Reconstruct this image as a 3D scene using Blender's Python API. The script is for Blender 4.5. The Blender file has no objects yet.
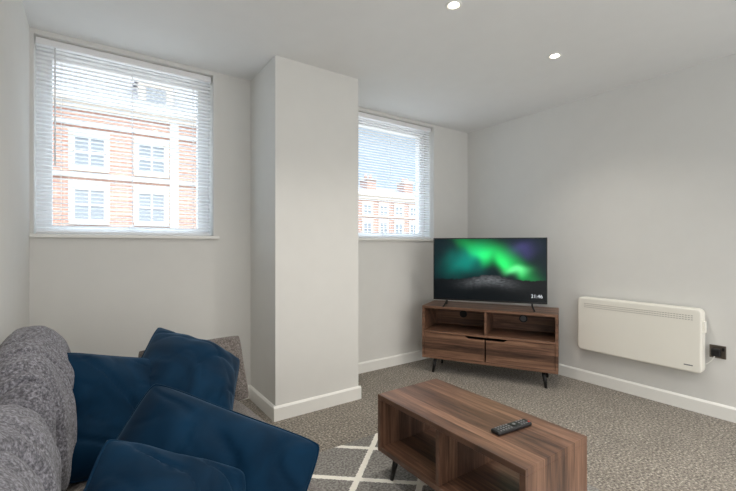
import bpy, bmesh, math, random
from mathutils import Vector, Matrix, noise
random.seed(4)
scene = bpy.context.scene
col = scene.collection

# ------------------------------------------------------------------ helpers
def s2l(c):
    return tuple(((v/255)/12.92 if v/255 <= 0.04045 else ((v/255+0.055)/1.055)**2.4) for v in c) + (1.0,)

def new_mat(name):
    m = bpy.data.materials.new(name); m.use_nodes = True
    nt = m.node_tree
    return m, nt, nt.nodes['Principled BSDF']

def simple(name, rgb, rough=0.5, metal=0.0, bump=0.0, bscale=200, var=0.0, vscale=8, spec=0.5, sheen=0.0):
    m, nt, b = new_mat(name)
    b.inputs['Roughness'].default_value = rough
    b.inputs['Metallic'].default_value = metal
    b.inputs['Specular IOR Level'].default_value = spec
    b.inputs['Sheen Weight'].default_value = sheen
    tc = nt.nodes.new('ShaderNodeTexCoord')
    n = nt.nodes.new('ShaderNodeTexNoise'); n.inputs['Scale'].default_value = vscale
    nt.links.new(tc.outputs['Object'], n.inputs['Vector'])
    r = nt.nodes.new('ShaderNodeValToRGB')
    c = s2l(rgb)
    r.color_ramp.elements[0].position = 0.3; r.color_ramp.elements[1].position = 0.7
    r.color_ramp.elements[0].color = tuple(x*(1-var) for x in c[:3])+(1,)
    r.color_ramp.elements[1].color = tuple(min(1, x*(1+var)) for x in c[:3])+(1,)
    nt.links.new(n.outputs['Fac'], r.inputs['Fac'])
    nt.links.new(r.outputs['Color'], b.inputs['Base Color'])
    if bump > 0:
        n2 = nt.nodes.new('ShaderNodeTexNoise'); n2.inputs['Scale'].default_value = bscale
        nt.links.new(tc.outputs['Object'], n2.inputs['Vector'])
        bp = nt.nodes.new('ShaderNodeBump'); bp.inputs['Strength'].default_value = bump
        bp.inputs['Distance'].default_value = 0.003
        nt.links.new(n2.outputs['Fac'], bp.inputs['Height'])
        nt.links.new(bp.outputs['Normal'], b.inputs['Normal'])
    return m

def speckle(name, cols, scale, rough=0.95, bump=0.6, dist=0.006, sheen=0.2, big=0.0, bigscale=3):
    m, nt, b = new_mat(name)
    b.inputs['Roughness'].default_value = rough
    b.inputs['Sheen Weight'].default_value = sheen
    b.inputs['Specular IOR Level'].default_value = 0.15
    tc = nt.nodes.new('ShaderNodeTexCoord')
    n = nt.nodes.new('ShaderNodeTexNoise'); n.inputs['Scale'].default_value = scale
    n.inputs['Detail'].default_value = 3; n.inputs['Roughness'].default_value = 0.7
    nt.links.new(tc.outputs['Object'], n.inputs['Vector'])
    r = nt.nodes.new('ShaderNodeValToRGB')
    el = r.color_ramp.elements
    el[0].position = 0.34; el[0].color = s2l(cols[0])
    el[1].position = 0.66; el[1].color = s2l(cols[-1])
    for i, c in enumerate(cols[1:-1]):
        e = el.new(0.34+0.32*(i+1)/(len(cols)-1)); e.color = s2l(c)
    nt.links.new(n.outputs['Fac'], r.inputs['Fac'])
    out = r.outputs['Color']
    if big > 0:
        n3 = nt.nodes.new('ShaderNodeTexNoise'); n3.inputs['Scale'].default_value = bigscale
        n3.inputs['Detail'].default_value = 4
        nt.links.new(tc.outputs['Object'], n3.inputs['Vector'])
        mr = nt.nodes.new('ShaderNodeMapRange')
        mr.inputs['From Min'].default_value = 0.3; mr.inputs['From Max'].default_value = 0.7
        mr.inputs['To Min'].default_value = 1-big; mr.inputs['To Max'].default_value = 1+big
        nt.links.new(n3.outputs['Fac'], mr.inputs['Value'])
        mx = nt.nodes.new('ShaderNodeVectorMath'); mx.operation = 'SCALE'
        nt.links.new(out, mx.inputs[0]); nt.links.new(mr.outputs['Result'], mx.inputs['Scale'])
        out = mx.outputs['Vector']
    nt.links.new(out, b.inputs['Base Color'])
    bp = nt.nodes.new('ShaderNodeBump'); bp.inputs['Strength'].default_value = bump
    bp.inputs['Distance'].default_value = dist
    nt.links.new(n.outputs['Fac'], bp.inputs['Height'])
    nt.links.new(bp.outputs['Normal'], b.inputs['Normal'])
    return m

def wood(name, sc, strip_expr, dark=(54, 36, 27), mid=(101, 72, 56), light=(150, 113, 90), strip=0.05):
    m, nt, b = new_mat(name)
    b.inputs['Roughness'].default_value = 0.42
    L = nt.links
    tc = nt.nodes.new('ShaderNodeTexCoord')
    mp = nt.nodes.new('ShaderNodeMapping'); mp.inputs['Scale'].default_value = sc
    L.new(tc.outputs['Object'], mp.inputs['Vector'])
    dot = nt.nodes.new('ShaderNodeVectorMath'); dot.operation = 'DOT_PRODUCT'
    dot.inputs[1].default_value = strip_expr
    L.new(tc.outputs['Object'], dot.inputs[0])
    dv = nt.nodes.new('ShaderNodeMath'); dv.operation = 'DIVIDE'; dv.inputs[1].default_value = strip
    L.new(dot.outputs['Value'], dv.inputs[0])
    fl = nt.nodes.new('ShaderNodeMath'); fl.operation = 'FLOOR'; L.new(dv.outputs[0], fl.inputs[0])
    wn = nt.nodes.new('ShaderNodeTexWhiteNoise'); wn.noise_dimensions = '1D'
    L.new(fl.outputs[0], wn.inputs['W'])
    off = nt.nodes.new('ShaderNodeVectorMath'); off.operation = 'MULTIPLY_ADD'
    off.inputs[1].default_value = (7, 7, 7)
    L.new(wn.outputs['Color'], off.inputs[0]); L.new(mp.outputs['Vector'], off.inputs[2])
    n = nt.nodes.new('ShaderNodeTexNoise'); n.inputs['Scale'].default_value = 1.6
    n.inputs['Detail'].default_value = 8; n.inputs['Roughness'].default_value = 0.68
    n.inputs['Distortion'].default_value = 0.6
    L.new(off.outputs[0], n.inputs['Vector'])
    ad = nt.nodes.new('ShaderNodeMath'); ad.operation = 'MULTIPLY_ADD'; ad.inputs[1].default_value = 0.28
    L.new(wn.outputs['Value'], ad.inputs[0]); L.new(n.outputs['Fac'], ad.inputs[2])
    r = nt.nodes.new('ShaderNodeValToRGB'); el = r.color_ramp.elements
    el[0].position = 0.40; el[0].color = s2l(dark)
    el[1].position = 0.88; el[1].color = s2l(light)
    e = el.new(0.62); e.color = s2l(mid)
    L.new(ad.outputs[0], r.inputs['Fac']); L.new(r.outputs['Color'], b.inputs['Base Color'])
    bp = nt.nodes.new('ShaderNodeBump'); bp.inputs['Strength'].default_value = 0.15; bp.inputs['Distance'].default_value = 0.001
    L.new(n.outputs['Fac'], bp.inputs['Height']); L.new(bp.outputs['Normal'], b.inputs['Normal'])
    return m

def emat(name, rgb, strength):
    m = bpy.data.materials.new(name); m.use_nodes = True
    nt = m.node_tree; nt.nodes.clear()
    e = nt.nodes.new('ShaderNodeEmission'); e.inputs['Color'].default_value = s2l(rgb); e.inputs['Strength'].default_value = strength
    o = nt.nodes.new('ShaderNodeOutputMaterial'); nt.links.new(e.outputs[0], o.inputs[0])
    return m

def empty(name, loc=(0, 0, 0), rz=0):
    e = bpy.data.objects.new(name, None); e.empty_display_size = 0.1
    e.location = loc; e.rotation_euler = (0, 0, rz); col.objects.link(e); return e

def from_bm(name, bm, mat, parent=None, smooth=False):
    me = bpy.data.meshes.new(name); bm.normal_update(); bm.to_mesh(me); bm.free()
    if mat: me.materials.append(mat)
    if smooth:
        for p in me.polygons: p.use_smooth = True
    o = bpy.data.objects.new(name, me); col.objects.link(o)
    if parent: o.parent = parent
    return o

def add_box(bm, lo, hi, bevel=0.0, seg=2):
    r = bmesh.ops.create_cube(bm, size=1)
    vs = r['verts']
    for v in vs:
        v.co = Vector([(lo[i]+hi[i])/2 + v.co[i]*(hi[i]-lo[i]) for i in range(3)])
    if bevel > 0:
        es = list({e for v in vs for e in v.link_edges})
        bmesh.ops.bevel(bm, geom=es, offset=bevel, segments=seg, affect='EDGES', profile=0.5)

def boxes(name, lst, mat, parent=None, bevel=0.0, seg=2):
    bm = bmesh.new()
    for lo, hi in lst: add_box(bm, lo, hi, bevel, seg)
    return from_bm(name, bm, mat, parent)

def box(name, lo, hi, mat, parent=None, bevel=0.0, seg=2):
    return boxes(name, [(lo, hi)], mat, parent, bevel, seg)

def cyl(name, p0, p1, r0, r1, mat, parent=None, n=24, smooth=True):
    p0 = Vector(p0); p1 = Vector(p1); d = p1-p0
    bm = bmesh.new()
    bmesh.ops.create_cone(bm, cap_ends=True, segments=n, radius1=r0, radius2=r1, depth=d.length)
    q = d.to_track_quat('Z', 'Y').to_matrix().to_4x4()
    bmesh.ops.transform(bm, matrix=Matrix.Translation((p0+p1)/2) @ q, verts=bm.verts)
    o = from_bm(name, bm, mat, parent, smooth)
    if smooth:
        for p in o.data.polygons:
            if len(p.vertices) > 4: p.use_smooth = False
    return o

def curve_to_mesh(name, cu, mat, parent):
    tmp = bpy.data.objects.new('tmp', cu); col.objects.link(tmp)
    bpy.context.view_layer.update()
    me = bpy.data.meshes.new_from_object(tmp.evaluated_get(bpy.context.evaluated_depsgraph_get()))
    bpy.data.objects.remove(tmp, do_unlink=True)
    me.name = name
    me.materials.clear(); me.materials.append(mat)
    o = bpy.data.objects.new(name, me); col.objects.link(o)
    if parent: o.parent = parent
    return o

def tube(name, pts, r, mat, parent=None, cyclic=False):
    cu = bpy.data.curves.new(name, 'CURVE'); cu.dimensions = '3D'; cu.bevel_depth = r; cu.bevel_resolution = 3
    sp = cu.splines.new('POLY'); sp.points.add(len(pts)-1)
    for i, p in enumerate(pts): sp.points[i].co = (*p, 1)
    sp.use_cyclic_u = cyclic
    cu.use_fill_caps = True
    o = curve_to_mesh(name, cu, mat, parent)
    for p in o.data.polygons: p.use_smooth = True
    return o

# ------------------------------------------------------------------ materials
M_wall = simple('wall_paint', (224, 223, 219), 0.85, bump=0.05, bscale=300, var=0.01)
M_ceil = simple('ceiling_paint', (238, 238, 237), 0.9, var=0.008)
M_trim = simple('white_gloss_trim', (240, 239, 234), 0.35, var=0.005)
M_upvc = simple('white_upvc', (246, 246, 247), 0.3)
M_carpet = speckle('carpet_pile', [(70, 64, 57), (122, 114, 104), (150, 142, 130), (204, 195, 182)], 78, bump=0.9, dist=0.011, big=0.10, bigscale=6)
M_sofa = speckle('sofa_tweed', [(72, 71, 76), (112, 111, 118), (156, 155, 163)], 140, bump=0.9, dist=0.004, big=0.08)
M_sofa2 = speckle('sofa_tweed_taupe', [(70, 64, 61), (106, 99, 95), (142, 135, 130)], 140, bump=0.9, dist=0.004, big=0.06)
M_black = simple('black_satin', (16, 16, 17), 0.35)
M_bplastic = simple('black_plastic', (22, 22, 24), 0.4)
M_grey = simple('grey_rubber', (120, 120, 122), 0.5)
M_wood_t = wood('walnut_table', (26, 1.6, 1.6), (1, 0, 0), strip=0.049)
M_wood_c = wood('walnut_cabinet', (1.6, 26, 26), (0, 1, 1), strip=0.055)
M_heater = simple('heater_enamel', (243, 240, 230), 0.4)
M_slot = simple('vent_dark', (170, 166, 158), 0.7)
M_metal = simple('brushed_metal', (120, 112, 104), 0.35, metal=0.9)

# velvet
M_velvet, nt, b = new_mat('blue_velvet')
b.inputs['Roughness'].default_value = 0.6
b.inputs['Specular IOR Level'].default_value = 0.2
b.inputs['Specular Tint'].default_value = s2l((120, 160, 190))
b.inputs['Sheen Weight'].default_value = 0.6
b.inputs['Sheen Roughness'].default_value = 0.25
b.inputs['Sheen Tint'].default_value = s2l((110, 150, 180))
tc = nt.nodes.new('ShaderNodeTexCoord'); n = nt.nodes.new('ShaderNodeTexNoise'); n.inputs['Scale'].default_value = 6
n.inputs['Detail'].default_value = 4; n.inputs['Distortion'].default_value = 1.2
nt.links.new(tc.outputs['Object'], n.inputs['Vector'])
r = nt.nodes.new('ShaderNodeValToRGB')
r.color_ramp.elements[0].position = 0.3; r.color_ramp.elements[0].color = s2l((7, 30, 50))
r.color_ramp.elements[1].position = 0.75; r.color_ramp.elements[1].color = s2l((13, 46, 72))
nt.links.new(n.outputs['Fac'], r.inputs['Fac']); nt.links.new(r.outputs['Color'], b.inputs['Base Color'])

# blind slats
M_slat = bpy.data.materials.new('blind_slat'); M_slat.use_nodes = True
nt = M_slat.node_tree; b = nt.nodes['Principled BSDF']
b.inputs['Base Color'].default_value = s2l((250, 250, 249)); b.inputs['Roughness'].default_value = 0.5
tr = nt.nodes.new('ShaderNodeBsdfTranslucent'); tr.inputs['Color'].default_value = (0.95, 0.95, 0.95, 1)
mx = nt.nodes.new('ShaderNodeMixShader'); mx.inputs[0].default_value = 0.42
nt.links.new(b.outputs[0], mx.inputs[1]); nt.links.new(tr.outputs[0], mx.inputs[2])
nt.links.new(mx.outputs[0], nt.nodes['Material Output'].inputs['Surface'])

# glass pane
M_glass = bpy.data.materials.new('window_glass'); M_glass.use_nodes = True
nt = M_glass.node_tree; nt.nodes.clear()
t = nt.nodes.new('ShaderNodeBsdfTransparent'); g = nt.nodes.new('ShaderNodeBsdfGlossy'); g.inputs['Roughness'].default_value = 0.02
mx = nt.nodes.new('ShaderNodeMixShader'); mx.inputs[0].default_value = 0.04
o = nt.nodes.new('ShaderNodeOutputMaterial')
nt.links.new(t.outputs[0], mx.inputs[1]); nt.links.new(g.outputs[0], mx.inputs[2]); nt.links.new(mx.outputs[0], o.inputs[0])

# ------------------------------------------------------------------ room shell
XL, XR, YB, H, YR = -0.28, 3.44, 2.97, 2.40, -1.5
W1 = (-0.262, 0.73); W2 = (1.85, 2.92); ZS, ZT = 1.20, 2.372
YO = YB+0.25
box('floor', (XL-0.15, YR, -0.1), (XR+0.15, YO, 0), M_carpet)
box('ceiling', (XL-0.15, YR, H), (XR+0.15, YO, H+0.12), M_ceil)
box('wall_left', (XL-0.15, YR, 0), (XL, YB, H), M_wall)
box('wall_right', (XR, YR, 0), (XR+0.15, YB, H), M_wall)
boxes('wall_back', [
    ((XL-0.15, YB, 0), (XR+0.15, YO, ZS)),
    ((XL-0.15, YB, ZT), (XR+0.15, YO, H)),
    ((XL-0.15, YB, ZS), (W1[0], YO, ZT)),
    ((W1[1], YB, ZS), (W2[0], YO, ZT)),
    ((W2[1], YB, ZS), (XR+0.15, YO, ZT))], M_wall)
CX0, CX1, CY = 1.0, 1.655, 2.48
box('wall_column', (CX0, CY, 0), (CX1, YB, H), M_wall)

def skirting(name, p0, p1, nrm, h=0.095, t=0.016):
    p0 = Vector((*p0, 0)); p1 = Vector((*p1, 0)); nn = Vector((*nrm, 0))
    prof = [(0, 0), (t, 0), (t, h-0.012), (t*0.55, h-0.003), (0.3*t, h), (0, h)]
    bm = bmesh.new()
    a = [bm.verts.new(p0+nn*x+Vector((0, 0, z))) for x, z in prof]
    c = [bm.verts.new(p1+nn*x+Vector((0, 0, z))) for x, z in prof]
    k = len(prof)
    for i in range(k): bm.faces.new((a[i], a[(i+1) % k], c[(i+1) % k], c[i]))
    bm.faces.new(a[::-1]); bm.faces.new(c)
    bmesh.ops.recalc_face_normals(bm, faces=bm.faces)
    return from_bm(name, bm, M_trim)
T = 0.016
skirting('baseboard_back_left', (XL, YB), (CX0, YB), (0, -1))
skirting('baseboard_back_right', (CX1, YB), (XR, YB), (0, -1))
skirting('baseboard_right', (XR, YR), (XR, YB), (-1, 0))
skirting('baseboard_left', (XL, YR), (XL, YB), (1, 0))
skirting('baseboard_column_front', (CX0-T, CY), (CX1+T, CY), (0, -1))
skirting('baseboard_column_left', (CX0, CY), (CX0, YB), (-1, 0))
skirting('baseboard_column_right', (CX1, CY), (CX1, YB), (1, 0))

# ------------------------------------------------------------------ windows + blinds
def window(idx, x0, x1, sx0, sx1):
    w = empty('window_%d' % idx)
    y0, y1 = YB+0.15, YB+0.21
    f = 0.04
    boxes('frame', [((x0, y0, ZS), (x0+f, y1, ZT)), ((x1-f, y0, ZS), (x1, y1, ZT)),
                    ((x0+f, y0, ZS), (x1-f, y1, ZS+f)), ((x0+f, y0, ZT-f), (x1-f, y1, ZT))], M_upvc, w)
    s = 0.035
    a0, a1, b0, b1 = x0+f, x1-f, ZS+f, ZT-f
    boxes('sash', [((a0, y0-0.012, b0), (a0+s, y1-0.01, b1)), ((a1-s, y0-0.012, b0), (a1, y1-0.01, b1)),
                   ((a0+s, y0-0.012, b0), (a1-s, y1-0.01, b0+s)), ((a0+s, y0-0.012, b1-s), (a1-s, y1-0.01, b1))], M_upvc, w)
    box('glass', (a0+s, y0+0.02, b0+s), (a1-s, y0+0.024, b1-s), M_glass, w)
    boxes('handle', [(((a0+a1)/2-0.012, y0-0.03, b0+0.008), ((a0+a1)/2+0.012, y0-0.012, b0+0.04)),
                     (((a0+a1)/2-0.01, y0-0.04, b0+0.016), ((a0+a1)/2+0.11, y0-0.028, b0+0.034))], M_upvc, w, 0.003)
    box('sill_board', (sx0, YB-0.03, ZS-0.004), (sx1, YB+0.15, ZS+0.018), M_trim, w, 0.004)
    bl = empty('venetian_blind')
    yb = YB+0.055
    bx0, bx1 = x0+0.006, x1-0.008
    box('head_rail', (bx0, yb-0.022, ZT-0.040), (bx1, yb+0.022, ZT-0.002), M_upvc, bl, 0.003)
    box('bottom_rail', (bx0, yb-0.013, ZS+0.022), (bx1, yb+0.013, ZS+0.036), M_upvc, bl, 0.003)
    bm = bmesh.new()
    z = ZS+0.058; tilt = math.radians(-11)
    while z < ZT-0.045:
        prev = None
        for k in range(5):
            q = (k/4-0.5)*0.025
            cz = 0.0022*(1-(2*q/0.025)**2)
            y = yb+q*math.cos(tilt); zz = z+cz+q*math.sin(tilt)
            e = (bm.verts.new((bx0, y, zz)), bm.verts.new((bx1, y, zz)))
            if prev: bm.faces.new((prev[0], prev[1], e[1], e[0]))
            prev = e
        z += 0.0245
    from_bm('slats', bm, M_slat, bl, True)
    L = bx1-bx0
    for i, fx in enumerate((0.12, 0.5, 0.88)):
        x = bx0+L*fx
        boxes('ladder_cord_%d' % (i+1), [((x-0.0012, yb-0.0145, ZS+0.03), (x+0.0012, yb-0.0132, ZT-0.04)),
              ((x-0.0012, yb+0.0132, ZS+0.03), (x+0.0012, yb+0.0145, ZT-0.04))], M_upvc, bl)
    cyl('tilt_wand', (bx0+0.09, yb-0.03, ZT-0.05), (bx0+0.09, yb-0.03, ZT-0.75), 0.004, 0.004, M_upvc, bl, 8)
    return w
window(1, W1[0], W1[1], XL+0.001, W1[1]+0.035)
window(2, W2[0], W2[1], W2[0]-0.035, W2[1]+0.02)

# ------------------------------------------------------------------ downlights
M_bulb = emat('downlight_lens', (255, 244, 225), 14)
k = 0
for y in (1.43, -0.4):  # nearer row is out of view, added to brighten the room
    for x in (0.59, 1.55, 2.51):
        d = empty('ceiling_downlight', (x, y, H))
        bm = bmesh.new(); n = 32
        rings = [(0.044, 0), (0.043, -0.004), (0.036, -0.006), (0.030, -0.002), (0.028, 0.0)]
        vv = [[bm.verts.new((r*math.cos(2*math.pi*i/n), r*math.sin(2*math.pi*i/n), z)) for i in range(n)] for r, z in rings]
        for a in range(len(rings)-1):
            for i in range(n): bm.faces.new((vv[a][i], vv[a][(i+1) % n], vv[a+1][(i+1) % n], vv[a+1][i]))
        bmesh.ops.recalc_face_normals(bm, faces=bm.faces)
        from_bm('bezel', bm, M_trim, d, True)
        cyl('lens', (0, 0, -0.0005), (0, 0, -0.002), 0.025, 0.025, M_bulb, d)
        ld = bpy.data.lights.new('spot', 'SPOT'); ld.energy = 25; ld.color = (1, 0.94, 0.86)
        ld.spot_size = math.radians(130); ld.spot_blend = 0.9; ld.shadow_soft_size = 0.05
        lo = bpy.data.objects.new('spot', ld); lo.location = (0, 0, -0.03); lo.parent = d; col.objects.link(lo)

# ------------------------------------------------------------------ TV cabinet
def tapered_leg(name, x, y, dx, dy, h, mat, parent, r0=0.011, r1=0.017):
    cyl(name, (x+dx, y+dy, 0.0), (x, y, h), r0, r1, mat, parent, 20)

cab = empty('tv_cabinet', (2.7505, 2.183, 0), math.atan2(-0.8774, 0.4797))
W, D, z0, z1 = 1.12, 0.39, 0.135, 0.605
hw = W/2; t = 0.022
boxes('carcass', [
    ((-hw, 0, z1-t), (hw, D, z1)), ((-hw, 0, z0), (hw, D, z0+t)),
    ((-hw, 0, z0+t), (-hw+t, D, z1-t)), ((hw-t, 0, z0+t), (hw, D, z1-t)),
    ((-0.009, 0.004, 0.385), (0.009, D-0.01, z1-t)),
    ((-hw+t, 0.004, 0.365), (hw-t, D-0.01, 0.385))], M_wood_c, cab, 0.0015, 1)
box('back_panel', (-hw+t, D-0.012, z0+t), (hw-t, D-0.004, z1-t), M_wood_c, cab)
for i, (a, c) in enumerate(((-hw+t+0.003, -0.006), (0.006, hw-t-0.003))):
    zt, zb = 0.361, z0+t+0.003
    bm = bmesh.new()
    pts = [(a, zb), (c, zb)]
    pull = 0.17; dp = 0.018
    if i == 0: pts += [(c, zt-dp), (c-pull+0.03, zt-dp), (c-pull, zt), (a, zt)]
    else: pts += [(c, zt), (a+pull, zt), (a+pull-0.03, zt-dp), (a, zt-dp)]
    f1 = [bm.verts.new((x, 0.0, z)) for x, z in pts]; f2 = [bm.verts.new((x, 0.018, z)) for x, z in pts]
    bm.faces.new(f1); bm.faces.new(f2[::-1])
    for j in range(len(pts)):
        kk = (j+1) % len(pts); bm.faces.new((f1[j], f2[j], f2[kk], f1[kk]))
    bmesh.ops.recalc_face_normals(bm, faces=bm.faces)
    from_bm('drawer_front_%d' % (i+1), bm, M_wood_c, cab)
    box('drawer_box_%d' % (i+1), (a+0.01, 0.03, zb+0.005), (c-0.01, D-0.03, zt-0.03), M_bplastic, cab)
    cx = (a+c)/2
    cyl('cable_hole_ring_%d' % (i+1), (cx, D-0.0125, 0.49), (cx, D-0.017, 0.49), 0.036, 0.034, M_bplastic, cab, 32)
    cyl('cable_hole_%d' % (i+1), (cx, D-0.017, 0.49), (cx, D-0.0175, 0.49), 0.026, 0.026, M_grey if i else M_black, cab, 32)
for i, (x, y, dx, dy) in enumerate(((-hw+0.11, 0.06, -0.02, -0.02), (hw-0.11, 0.06, 0.02, -0.02), (-hw+0.11, D-0.06, -0.02, 0.01), (hw-0.11, D-0.06, 0.02, 0.01))):
    tapered_leg('leg_%d' % (i+1), x, y, dx, dy, z0, M_black, cab)

# ------------------------------------------------------------------ television
tv = empty('television', (2.861, 2.2425, 0.605), math.radians(-54.8))
TW, TH, tz = 0.955, 0.56, 0.052
box('housing', (-TW/2, 0.0, tz), (TW/2, 0.028, tz+TH), M_bplastic, tv, 0.004)
box('rear_housing', (-TW/2+0.12, 0.028, tz+0.03), (TW/2-0.12, 0.068, tz+TH*0.62), M_bplastic, tv, 0.01)
boxes('bezel', [((-TW/2, -0.003, tz), (TW/2, 0.0, tz+0.014)), ((-TW/2, -0.003, tz+TH-0.008), (TW/2, 0, tz+TH)),
                ((-TW/2, -0.003, tz+0.014), (-TW/2+0.008, 0, tz+TH-0.008)), ((TW/2-0.008, -0.003, tz+0.014), (TW/2, 0, tz+TH-0.008))], M_black, tv)
nx, nz = 260, 146
xa, xb, za, zb = -TW/2+0.008, TW/2-0.008, tz+0.014, tz+TH-0.008
def aurora(u, v):
    n1 = noise.noise(Vector((u*1.7, v*1.7, 3.1))); n2 = noise.noise(Vector((u*5, v*2.2, 9.2)))
    c = Vector((0.002, 0.010, 0.014))
    uu = u + 0.08*n1; vv = v + 0.12*n2
    line = 0.42 - 0.90*uu + 0.10*math.sin(uu*5)
    dd = (vv-line)
    w = 0.20 if dd < 0 else 0.36
    inten = math.exp(-(dd/w)**2)*math.exp(-((uu-0.12)/0.50)**2)
    c += Vector((0.02, 0.95, 0.16))*inten*(0.85+0.5*n2)
    i2 = math.exp(-((vv-0.45-0.4*uu)/0.38)**2)*math.exp(-((uu+0.40)/0.35)**2)
    c += Vector((0.0, 0.20, 0.15))*i2
    i3 = math.exp(-((vv-0.65)/0.25)**2)*math.exp(-((uu-0.60)/0.22)**2)
    c += Vector((0.04, 0.03, 0.12))*i3
    i4 = math.exp(-((vv+0.02)/0.12)**2)*math.exp(-((uu-0.5)/0.16)**2)
    c += Vector((0.20, 1.0, 0.35))*i4*0.7
    ridge = -0.34 + 0.16*math.exp(-((u-0.05)/0.35)**2) + 0.05*noise.noise(Vector((u*6, 0, 1))) + 0.03*noise.noise(Vector((u*22, 0, 4)))
    if v < ridge:
        depth = (ridge-v)
        gl = math.exp(-((u-0.02)/0.40)**2)*math.exp(-((depth-0.16)/0.16)**2)
        g = gl*(0.095+0.07*noise.noise(Vector((u*14, v*30, 2)))+0.05*noise.noise(Vector((u*40, v*60, 7))))
        g = max(0, g)
        c = Vector((0.002, 0.004, 0.005)) + Vector((g, g*1.05, g*1.1))
    return c
bm = bmesh.new()
gv = [[bm.verts.new((xa+(xb-xa)*i/nx, -0.0015, za+(zb-za)*j/nz)) for i in range(nx+1)] for j in range(nz+1)]
for j in range(nz):
    for i in range(nx): bm.faces.new((gv[j][i], gv[j][i+1], gv[j+1][i+1], gv[j+1][i]))
M_scr = bpy.data.materials.new('tv_screen'); M_scr.use_nodes = True
nt = M_scr.node_tree; b = nt.nodes['Principled BSDF']
b.inputs['Base Color'].default_value = (0.004, 0.004, 0.005, 1); b.inputs['Roughness'].default_value = 0.25
b.inputs['Specular IOR Level'].default_value = 0.25
at = nt.nodes.new('ShaderNodeAttribute'); at.attribute_name = 'pic'
nt.links.new(at.outputs['Color'], b.inputs['Emission Color']); b.inputs['Emission Strength'].default_value = 0.9
scr = from_bm('screen', bm, M_scr, tv)
ca = scr.data.color_attributes.new('pic', 'FLOAT_COLOR', 'POINT')
for idx, v in enumerate(scr.data.vertices):
    u = (v.co.x-(xa+xb)/2)/((xb-xa)/2); w = (v.co.z-(za+zb)/2)/((zb-za)/2)
    c = aurora(u, w); ca.data[idx].color = (max(0, c.x), max(0, c.y), max(0, c.z), 1)
tx = bpy.data.curves.new('clock_text', 'FONT'); tx.body = '21:46'; tx.size = 0.042; tx.align_x = 'RIGHT'
to = curve_to_mesh('clock_text', tx, emat('clock_white', (235, 240, 245), 0.8), tv)
to.location = (TW/2-0.035, -0.0035, tz+0.05); to.rotation_euler = (math.pi/2, 0, 0)
for i, x in enumerate((-0.36, 0.36)):
    s = -0.012 if x < 0 else 0.012
    tube('foot_%d' % (i+1), [(x+s, -0.10, 0.0075), (x, -0.04, 0.030), (x, 0.014, 0.058), (x, 0.05, 0.030), (x+s, 0.095, 0.0075)], 0.007, M_black, tv)
    boxes('foot_pad_%d' % (i+1), [((x+s-0.008, -0.11, 0.0), (x+s+0.008, -0.09, 0.008)), ((x+s-0.008, 0.085, 0.0), (x+s+0.008, 0.105, 0.008))], M_black, tv, 0.002)

# ------------------------------------------------------------------ coffee table
ct = empty('coffee_table')
x0, x1, y0, y1, z0, z1, t = 1.160, 1.560, 0.760, 1.568, 0.145, 0.42, 0.024
ym = (y0+y1)/2
RG = 0.012
boxes('carcass', [((x0, y0, z1-t), (x1, y1, z1)), ((x0, y0, z0), (x1, y1, z0+t)),
    ((x0, y0, z0+t), (x1, y0+t, z1-t)), ((x0, y1-t, z0+t), (x1, y1, z1-t)),
    ((x0+0.004, ym-0.01, z0+t), (x1-0.004, ym+0.01, z1-t))], M_wood_t, ct, 0.0015, 1)
for i, (x, y, dx, dy) in enumerate(((x0+0.06, y0+0.08, -0.02, -0.02), (x1-0.06, y0+0.08, 0.02, -0.02), (x0+0.06, y1-0.08, -0.02, 0.02), (x1-0.06, y1-0.08, 0.02, 0.02))):
    cyl('leg_%d' % (i+1), (x+dx, y+dy, RG+0.0025), (x, y, z0), 0.010, 0.016, M_black, ct, 20)

# ------------------------------------------------------------------ remote
rm = empty('remote_control', (1.375, 0.962, z1), math.radians(-6))
box('body', (-0.095, -0.022, 0.0), (0.095, 0.022, 0.016), M_bplastic, rm, 0.006, 3)
bm = bmesh.new()
for i in range(11):
    for j in range(3):
        x = -0.075+i*0.0145; y = -0.0135+j*0.0135
        if 5 <= i <= 7: continue
        add_box(bm, (x-0.0035, y-0.0035, 0.015), (x+0.0035, y+0.0035, 0.0178), 0.0008, 1)
from_bm('buttons', bm, M_grey, rm)
cyl('navigation_ring', (0.012, 0, 0.015), (0.012, 0, 0.0180), 0.0165, 0.0155, M_black, rm, 28)
cyl('ok_button', (0.012, 0, 0.016), (0.012, 0, 0.0192), 0.007, 0.0065, M_grey, rm, 24)
cyl('power_button', (0.085, -0.012, 0.014), (0.085, -0.012, 0.0178), 0.004, 0.004, simple('red_rubber', (170, 40, 35), 0.5), rm, 16)

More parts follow.
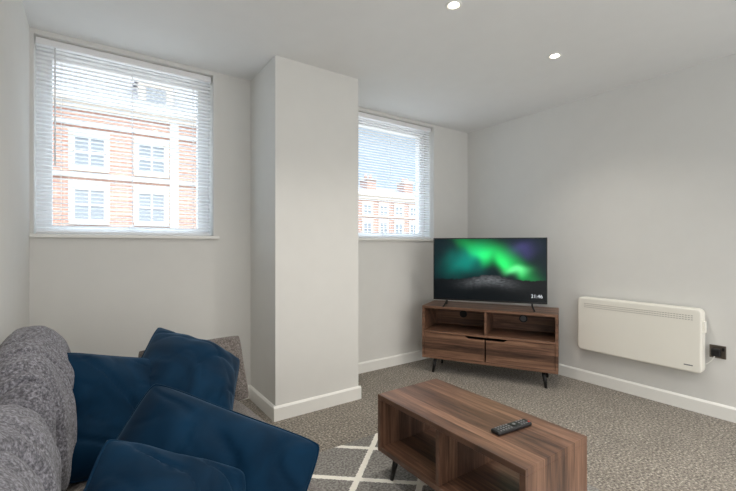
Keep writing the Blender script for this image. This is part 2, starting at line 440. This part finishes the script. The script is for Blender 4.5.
# ------------------------------------------------------------------ rug
M_rug, nt, b = new_mat('rug_trellis')
b.inputs['Roughness'].default_value = 0.95; b.inputs['Specular IOR Level'].default_value = 0.1
L = nt.links
tc = nt.nodes.new('ShaderNodeTexCoord')
nz_ = nt.nodes.new('ShaderNodeTexNoise'); nz_.inputs['Scale'].default_value = 90; nz_.inputs['Detail'].default_value = 3
L.new(tc.outputs['Object'], nz_.inputs['Vector'])
def mathn(op, a, bb=None):
    q = nt.nodes.new('ShaderNodeMath'); q.operation = op
    for i, s in enumerate((a, bb)):
        if s is None: continue
        if isinstance(s, (int, float)): q.inputs[i].default_value = s
        else: L.new(s, q.inputs[i])
    return q.outputs[0]
sep = nt.nodes.new('ShaderNodeSeparateXYZ'); L.new(tc.outputs['Object'], sep.inputs[0])
res = None
for sgn in (1, -1):
    e = mathn('ADD', mathn('MULTIPLY', sep.outputs['X'], 2.2), mathn('MULTIPLY', sep.outputs['Y'], 2.5*sgn))
    e = mathn('ADD', e, mathn('MULTIPLY', nz_.outputs['Fac'], 0.05))
    e = mathn('ADD', e, 0.10 if sgn > 0 else 0.15)
    e = mathn('ABSOLUTE', mathn('SUBTRACT', mathn('FRACT', e), 0.5))
    e = mathn('LESS_THAN', e, 0.050)
    res = e if res is None else mathn('MAXIMUM', res, e)
rp = nt.nodes.new('ShaderNodeValToRGB'); rp.color_ramp.elements[0].position = 0.35; rp.color_ramp.elements[0].color = s2l((112, 109, 105))
rp.color_ramp.elements[1].position = 0.65; rp.color_ramp.elements[1].color = s2l((160, 157, 152))
L.new(nz_.outputs['Fac'], rp.inputs['Fac'])
mixc = nt.nodes.new('ShaderNodeMix'); mixc.data_type = 'RGBA'
L.new(res, mixc.inputs[0]); L.new(rp.outputs['Color'], mixc.inputs[6]); mixc.inputs[7].default_value = s2l((244, 240, 230))
L.new(mixc.outputs[2], b.inputs['Base Color'])
bp = nt.nodes.new('ShaderNodeBump'); bp.inputs['Distance'].default_value = 0.006; L.new(nz_.outputs['Fac'], bp.inputs['Height']); L.new(bp.outputs['Normal'], b.inputs['Normal'])
box('rug', (0.62, -0.35, 0.0), (1.95, 1.94, RG), M_rug, None, 0.004)

# ------------------------------------------------------------------ wall heater
hx = XR
he = empty('wall_panel_heater')
box('wall_bracket', (hx-0.025, 1.0, 0.33), (hx, 1.62, 0.68), M_metal, he)
Y0, Y1, Z0, Z1 = 0.885, 1.715, 0.285, 0.722
bm = bmesh.new()
add_box(bm, (hx-0.088, Y0, Z0), (hx-0.022, Y1, Z1))
es = [e for e in bm.edges if abs((e.verts[0].co-e.verts[1].co).normalized().x) > 0.9]
bmesh.ops.bevel(bm, geom=es, offset=0.035, segments=6, affect='EDGES', profile=0.5)
ff = [e for e in bm.edges if all(abs(v.co.x-(hx-0.088)) < 1e-5 for v in e.verts)]
bmesh.ops.bevel(bm, geom=ff, offset=0.014, segments=4, affect='EDGES', profile=0.5)
ho = from_bm('casing', bm, M_heater, he)
bm = bmesh.new()
for row in range(3):
    y = Y0+0.05
    while y < Y1-0.06:
        add_box(bm, (hx-0.0895, y, Z1-0.052-row*0.014), (hx-0.087, y+0.011, Z1-0.048-row*0.014))
        y += 0.0165
from_bm('outlet_grille', bm, M_slot, he)
box('maker_badge', (hx-0.0895, Y0+0.05, Z0+0.045), (hx-0.087, Y0+0.10, Z0+0.052), M_grey, he)
box('control_dial_box', (hx-0.075, Y0-0.012, Z1-0.16), (hx-0.035, Y0+0.002, Z1-0.08), M_heater, he, 0.004)
tube('power_cord', [(hx-0.03, Y0+0.03, 0.34), (hx-0.028, Y0+0.0, 0.345), (hx-0.026, Y0-0.015, 0.355), (hx-0.026, Y0-0.03, 0.372), (hx-0.028, Y0-0.042, 0.39), (hx-0.032, Y0-0.05, 0.41), (hx-0.03, Y0-0.052, 0.425)], 0.0028, M_trim, he)

so = empty('wall_socket', (XR, 0.825, 0.44))
box('plate', (-0.006, -0.043, -0.043), (0, 0.043, 0.043), M_metal, so, 0.002)
box('plug_top', (-0.035, -0.020, -0.03), (-0.006, 0.030, 0.022), M_bplastic, so, 0.006)
box('rocker_switch', (-0.010, -0.036, 0.008), (-0.005, -0.024, 0.030), M_bplastic, so, 0.001)

# ------------------------------------------------------------------ sofa
def soft_box(name, c, size, mat, parent, e=5.0, n=18, ry=0.0, rx=0, wr=0.006, seed=0, wf=7, pleat=0.0):
    bm = bmesh.new()
    bmesh.ops.create_cube(bm, size=2)
    bmesh.ops.subdivide_edges(bm, edges=bm.edges, cuts=n, use_grid_fill=True)
    R = Matrix.Rotation(ry, 3, 'Y') @ Matrix.Rotation(rx, 3, 'X')
    for v in bm.verts:
        p = v.co.copy()
        p = Vector([math.sin(a*math.pi/4)/math.sin(math.pi/4) for a in p])
        L_ = (abs(p.x)**e+abs(p.y)**e+abs(p.z)**e)**(1/e)
        d = p/L_
        q = Vector((d.x*size[0]/2, d.y*size[1]/2, d.z*size[2]/2))
        q.x += (0.10*size[0])*d.x*(1-d.y**2)*(1-d.z**2)
        q.z += (0.05*size[2])*d.z*(1-d.y**2)
        nn = noise.noise(Vector((q.x*wf, q.y*wf, q.z*wf))+Vector((seed*7.3, 0, 0)))
        n3 = noise.noise(Vector((q.x*wf*2, q.y*wf*3.5, q.z*wf*1.2))+Vector((seed*3.3, 5, 0)))
        off = nn*wr*1.2+n3*wr
        if pleat:
            w1 = noise.noise(Vector((q.x*3, q.y*2.2, q.z*3+seed)))
            ph = q.y*15 + q.z*5 + 3.2*w1
            amp = 0.35+0.65*max(0.0, min(1.0, 0.5+1.5*noise.noise(Vector((q.y*4, q.z*5, seed*2.0)))))
            off -= pleat*amp*math.exp(-(math.sin(ph)/0.20)**2)
        q += d.normalized()*off
        v.co = R @ q + Vector(c)
    return from_bm(name, bm, mat, parent, True)

sf = empty('sofa')
SY0, SY1 = 0.20, 2.38
box('base', (-0.25, SY0+0.02, 0.12), (0.57, SY1-0.02, 0.27), M_sofa2, sf, 0.02, 3)
box('back_frame', (-0.265, SY0+0.03, 0.12), (-0.18, SY1-0.03, 0.70), M_sofa2, sf, 0.03, 4)
soft_box('arm_far', (0.17, 2.26, 0.33), (0.84, 0.20, 0.46), M_sofa2, sf, e=7, wr=0.003, seed=1)
soft_box('arm_near', (0.17, 0.32, 0.33), (0.84, 0.22, 0.46), M_sofa2, sf, e=7, wr=0.003, seed=2)
for i, y in enumerate((0.86, 1.72)):
    soft_box('seat_cushion_%d' % (i+1), (0.235, y+0.0, 0.335), (0.68, 0.86, 0.15), M_sofa2, sf, e=6, wr=0.004, seed=3+i)
for i, (y, L_, zc) in enumerate(((0.855, 0.84, 0.605), (1.72, 0.87, 0.625))):
    soft_box('back_cushion_%d' % (i+1), (-0.142, y, zc), (0.180, L_, 0.44), M_sofa, sf, e=3.0, ry=math.radians(-7), wr=0.012, seed=6+i, n=70, pleat=0.028)
for i, (x, y) in enumerate(((-0.2, 0.28), (0.5, 0.28), (-0.2, 2.3), (0.5, 2.3))):
    cyl('leg_%d' % (i+1), (x, y, 0), (x, y, 0.13), 0.015, 0.022, M_black, sf)

# ------------------------------------------------------------------ cushions
def pillow(name, center, U, V, size, thick, mat, seed=0, N=64, piping=True):
    U = Vector(U).normalized(); n = U.cross(Vector(V)).normalized(); V = n.cross(U)
    C = Vector(center); w, h = size
    root = empty(name)
    bm = bmesh.new()
    def pt(s, t_, side):
        cr = 1-0.05*(abs(s*t_)**5)
        X = s*w/2*(1-0.03*(1-t_*t_))*cr; Y = t_*h/2*(1-0.03*(1-s*s))*cr
        z = thick/2*((1-abs(s)**2.4)**0.58)*((1-abs(t_)**2.4)**0.58)
        edge = (1-s**8)*(1-t_**8)
        q = Vector((s*1.3+seed*3.1, t_*1.3, side*2.0))
        z += edge*(0.018*noise.noise(q)+0.005*noise.noise(q*2.3))
        for k_, (fs, wd, am) in enumerate(((0.9, 0.05, 0.010), (1.5, 0.04, 0.004))):
            f = noise.noise(Vector((s*fs+t_*0.7+seed*5+k_*11, t_*fs*0.9-s*0.5, 4.0*side)))
            z -= edge*am*math.exp(-(f/wd)**2)
        z += edge*0.006*math.sin(9*s+3*noise.noise(q))*abs(t_)**3 + edge*0.006*math.sin(8*t_+3*noise.noise(q))*abs(s)**3
        return C+U*X+V*Y+n*(z*side)
    grids = {}
    for side in (1, -1):
        g = [[None]*(N+1) for _ in range(N+1)]
        for j in range(N+1):
            for i in range(N+1):
                s = math.sin((i/N-0.5)*math.pi); t_ = math.sin((j/N-0.5)*math.pi)
                if side == -1 and (i in (0, N) or j in (0, N)): g[j][i] = grids[1][j][i]
                else: g[j][i] = bm.verts.new(pt(s, t_, side))
        grids[side] = g
        for j in range(N):
            for i in range(N):
                f = (g[j][i], g[j][i+1], g[j+1][i+1], g[j+1][i])
                bm.faces.new(f if side == 1 else f[::-1])
    g = grids[1]
    loop = [g[0][i].co.copy() for i in range(N)]+[g[j][N].co.copy() for j in range(N)]+[g[N][i].co.copy() for i in range(N, 0, -1)]+[g[j][0].co.copy() for j in range(N, 0, -1)]
    lp = [loop[0]]
    for p in loop[1:]:
        if (p-lp[-1]).length > 0.006: lp.append(p)
    from_bm('cover', bm, mat, root, True)
    if piping: tube('piping', lp, 0.004, mat, root, True)
    return root

def axes(normal, roll):
    n = Vector(normal).normalized(); rt = Vector((0, 0, 1)).cross(n).normalized(); up = n.cross(rt)
    a = math.radians(roll)
    return rt*math.cos(a)+up*math.sin(a), -rt*math.sin(a)+up*math.cos(a)

U, V = axes((0.5, -0.72, 0.45), -20)
pillow('velvet_cushion', (0.080, 1.66, 0.562), U, V, (0.40, 0.41), 0.18, M_velvet, 1)
pillow('velvet_cushion', (0.350, 1.82, 0.590), (0.88, -0.18, -0.47), (0.06, 0.88, 0.48), (0.42, 0.51), 0.19, M_velvet, 2)
pillow('velvet_cushion', (0.225, 1.08, 0.512), (0.75, -0.58, -0.33), (0.54, 0.339, 0.742), (0.53, 0.43), 0.21, M_velvet, 3)
U, V = axes((0.32, -0.62, 0.72), -42)
pillow('velvet_cushion', (0.120, 0.88, 0.570), U, V, (0.34, 0.34), 0.17, M_velvet, 6)
pillow('taupe_tweed_cushion', (0.43, 2.085, 0.510), (1, 0, 0.03), (0, 0.42, 0.90), (0.49, 0.34), 0.12, M_sofa2, 5, piping=False)

# ------------------------------------------------------------------ outside: street and terrace
M_brick, nt, b = new_mat('red_brick')
b.inputs['Roughness'].default_value = 0.9
tc = nt.nodes.new('ShaderNodeTexCoord'); sp = nt.nodes.new('ShaderNodeSeparateXYZ'); cb = nt.nodes.new('ShaderNodeCombineXYZ')
nt.links.new(tc.outputs['Object'], sp.inputs[0]); nt.links.new(sp.outputs['X'], cb.inputs['X']); nt.links.new(sp.outputs['Z'], cb.inputs['Y'])
br = nt.nodes.new('ShaderNodeTexBrick'); br.inputs['Scale'].default_value = 1
br.inputs['Brick Width'].default_value = 0.23; br.inputs['Row Height'].default_value = 0.078; br.inputs['Mortar Size'].default_value = 0.010
br.inputs['Color1'].default_value = s2l((176, 134, 120)); br.inputs['Color2'].default_value = s2l((156, 116, 104)); br.inputs['Mortar'].default_value = s2l((188, 176, 164))  # brick saturation lowered, so distance haze is put into the colour
nt.links.new(cb.outputs[0], br.inputs['Vector']); nt.links.new(br.outputs['Color'], b.inputs['Base Color'])
M_stone = simple('pale_stone', (198, 190, 180), 0.9, var=0.04, vscale=2)
M_slate = simple('slate_roof', (135, 137, 145), 0.8, var=0.1, vscale=4)
M_dark = simple('street_window_glass', (126, 137, 148), 0.15)
M_road = simple('pale_paving', (170, 168, 164), 0.9, var=0.08)  # unseen street ground, made pale to bounce light onto the blinds

def terrace(name, xa, xb, y, ztop, win_rows, pitch, x_first, ww, roof_h, chim=()):
    rt = empty(name)
    box('brick_wall', (xa, y, -1.2), (xb, y+6, ztop), M_brick, rt)
    wl, fr, gl = [], [], []
    x = x_first
    xs = []
    while x < xb-ww:
        if x > xa+ww: xs.append(x)
        x += pitch
    for (za_, zb_) in win_rows:
        for i, x in enumerate(xs):
            gl.append(((x-ww/2, y-0.02, za_), (x+ww/2, y+0.0, zb_)))
            wl.append(((x-ww/2-0.12, y-0.10, zb_), (x+ww/2+0.12, y, zb_+0.22)))
            wl.append(((x-ww/2-0.10, y-0.14, za_-0.12), (x+ww/2+0.10, y, za_)))
            wl.append(((x-ww/2-0.12, y-0.07, za_), (x-ww/2, y, zb_)))
            wl.append(((x+ww/2, y-0.07, za_), (x+ww/2+0.12, y, zb_)))
            m = (za_+zb_)/2
            fr += [((x-ww/2, y-0.05, m-0.03), (x+ww/2, y-0.02, m+0.03)), ((x-0.02, y-0.05, za_), (x+0.02, y-0.02, zb_)),
                   ((x-ww/2, y-0.05, za_), (x-ww/2+0.05, y-0.02, zb_)), ((x+ww/2-0.05, y-0.05, za_), (x+ww/2, y-0.02, zb_)),
                   ((x-ww/2, y-0.05, zb_-0.06), (x+ww/2, y-0.02, zb_)), ((x-ww/2, y-0.05, za_), (x+ww/2, y-0.02, za_+0.06))]
        wl.append(((xa, y-0.08, zb_+0.36), (xb, y, zb_+0.50)))
    wl.append(((xa-0.1, y-0.30, ztop-0.18), (xb+0.1, y+0.1, ztop+0.05)))
    wl.append(((xa-0.1, y-0.16, ztop-0.40), (xb+0.1, y, ztop-0.18)))
    for xx in (xa, xb-0.3):
        wl.append(((xx, y-0.06, -1.2), (xx+0.3, y, ztop-0.4)))
    boxes('stone_dressings', wl, M_stone, rt); boxes('sash_bars', fr, M_upvc, rt); boxes('panes', gl, M_dark, rt)
    bm = bmesh.new()
    P = [(xa, y, ztop+0.05), (xb, y, ztop+0.05), (xb, y+3, ztop+roof_h), (xa, y+3, ztop+roof_h), (xa, y+6, ztop), (xb, y+6, ztop)]
    v = [bm.verts.new(p) for p in P]
    bm.faces.new((v[0], v[1], v[2], v[3])); bm.faces.new((v[3], v[2], v[5], v[4])); bm.faces.new((v[0], v[3], v[4])); bm.faces.new((v[1], v[5], v[2]))
    from_bm('slate_roof', bm, M_slate, rt)
    for i, (cx, cw, ch) in enumerate(chim):
        boxes('chimney_%d' % (i+1), [((cx-cw/2, y+1.4, ztop), (cx+cw/2, y+2.4, ztop+ch))], M_brick, rt)
        boxes('chimney_cap_%d' % (i+1), [((cx-cw/2-0.08, y+1.3, ztop+ch), (cx+cw/2+0.08, y+2.5, ztop+ch+0.12))], M_stone, rt)
        for k2 in range(2):
            cyl('chimney_pot_%d_%d' % (i+1, k2+1), (cx+(k2-0.5)*cw*0.5, y+1.9, ztop+ch+0.12), (cx+(k2-0.5)*cw*0.5, y+1.9, ztop+ch+0.5), 0.13, 0.1, M_brick, rt, 12)
    return rt
th = terrace('brick_townhouse', -6.0, 4.15, 17.0, 6.3, [(0.1, 1.3), (2.0, 3.15), (3.85, 4.95)], 1.92, -5.75, 0.95, 2.4)
box('stone_pilaster', (2.55, 16.9, -1.2), (2.85, 17.0, 5.9), M_stone, th)
box('dormer', (1.55, 17.5, 6.3), (2.75, 19.5, 7.55), M_stone, th)
box('dormer_pane', (1.8, 17.45, 6.55), (2.5, 17.5, 7.3), M_dark, th)
box('dormer_lead_roof', (1.45, 17.4, 7.55), (2.85, 19.6, 7.65), M_slate, th)
terrace('brick_terrace', 11.6, 30, 24.0, 5.0, [(-0.6, 0.8), (1.9, 2.9), (3.4, 4.2)], 1.5, 12.3, 0.75, 1.1, chim=((18.2, 0.9, 1.3), (22.05, 0.9, 1.4), (27, 0.8, 1.4)))
box('street_ground', (-30, YO+0.01, -1.3), (45, 60, -1.2), M_road)

# ------------------------------------------------------------------ world + sun
w = bpy.data.worlds.new('sky'); scene.world = w; w.use_nodes = True
nt = w.node_tree; bg = nt.nodes['Background']
tc = nt.nodes.new('ShaderNodeTexCoord')
dt = nt.nodes.new('ShaderNodeVectorMath'); dt.operation = 'DOT_PRODUCT'; dt.inputs[1].default_value = (0.2, -0.9, 0.35)
nt.links.new(tc.outputs['Generated'], dt.inputs[0])
rp = nt.nodes.new('ShaderNodeValToRGB'); rp.color_ramp.elements[0].position = 0.0; rp.color_ramp.elements[0].color = (0.57, 0.72, 0.88, 1)
rp.color_ramp.elements[1].position = 1.0; rp.color_ramp.elements[1].color = (1, 0.96, 0.91, 1)
nt.links.new(dt.outputs['Value'], rp.inputs['Fac']); nt.links.new(rp.outputs['Color'], bg.inputs['Color'])
mr = nt.nodes.new('ShaderNodeMapRange'); mr.inputs['From Min'].default_value = 0.0; mr.inputs['From Max'].default_value = 1
mr.inputs['To Min'].default_value = 0.0; mr.inputs['To Max'].default_value = 0.9
nt.links.new(dt.outputs['Value'], mr.inputs['Value'])
sz = nt.nodes.new('ShaderNodeSeparateXYZ'); nt.links.new(tc.outputs['Generated'], sz.inputs[0])
mz = nt.nodes.new('ShaderNodeMapRange'); mz.interpolation_type = 'SMOOTHSTEP'
mz.inputs['From Min'].default_value = 0.42; mz.inputs['From Max'].default_value = 0.85
mz.inputs['To Min'].default_value = 0.90; mz.inputs['To Max'].default_value = 6.4
nt.links.new(sz.outputs['Z'], mz.inputs['Value'])
sm = nt.nodes.new('ShaderNodeMath'); sm.operation = 'ADD'
nt.links.new(mr.outputs['Result'], sm.inputs[0]); nt.links.new(mz.outputs['Result'], sm.inputs[1])
nt.links.new(sm.outputs[0], bg.inputs['Strength'])
sl = bpy.data.lights.new('sun', 'SUN'); sl.energy = 0.9; sl.angle = math.radians(1); sl.color = (1, 0.95, 0.87)
so_ = bpy.data.objects.new('sun', sl); col.objects.link(so_)
so_.rotation_euler = Vector((-0.35, 0.65, -0.75)).to_track_quat('-Z', 'Y').to_euler()

# ------------------------------------------------------------------ camera
cd = bpy.data.cameras.new('camera'); cd.sensor_width = 36; cd.lens = 19.4; cd.clip_start = 0.05
cam = bpy.data.objects.new('camera', cd); col.objects.link(cam)
cam.location = (0, 0, 1.15); cam.rotation_euler = (math.radians(90), 0, math.radians(-35.1))
scene.camera = cam
scene.view_settings.view_transform = 'Standard'
scene.view_settings.exposure = 0.36
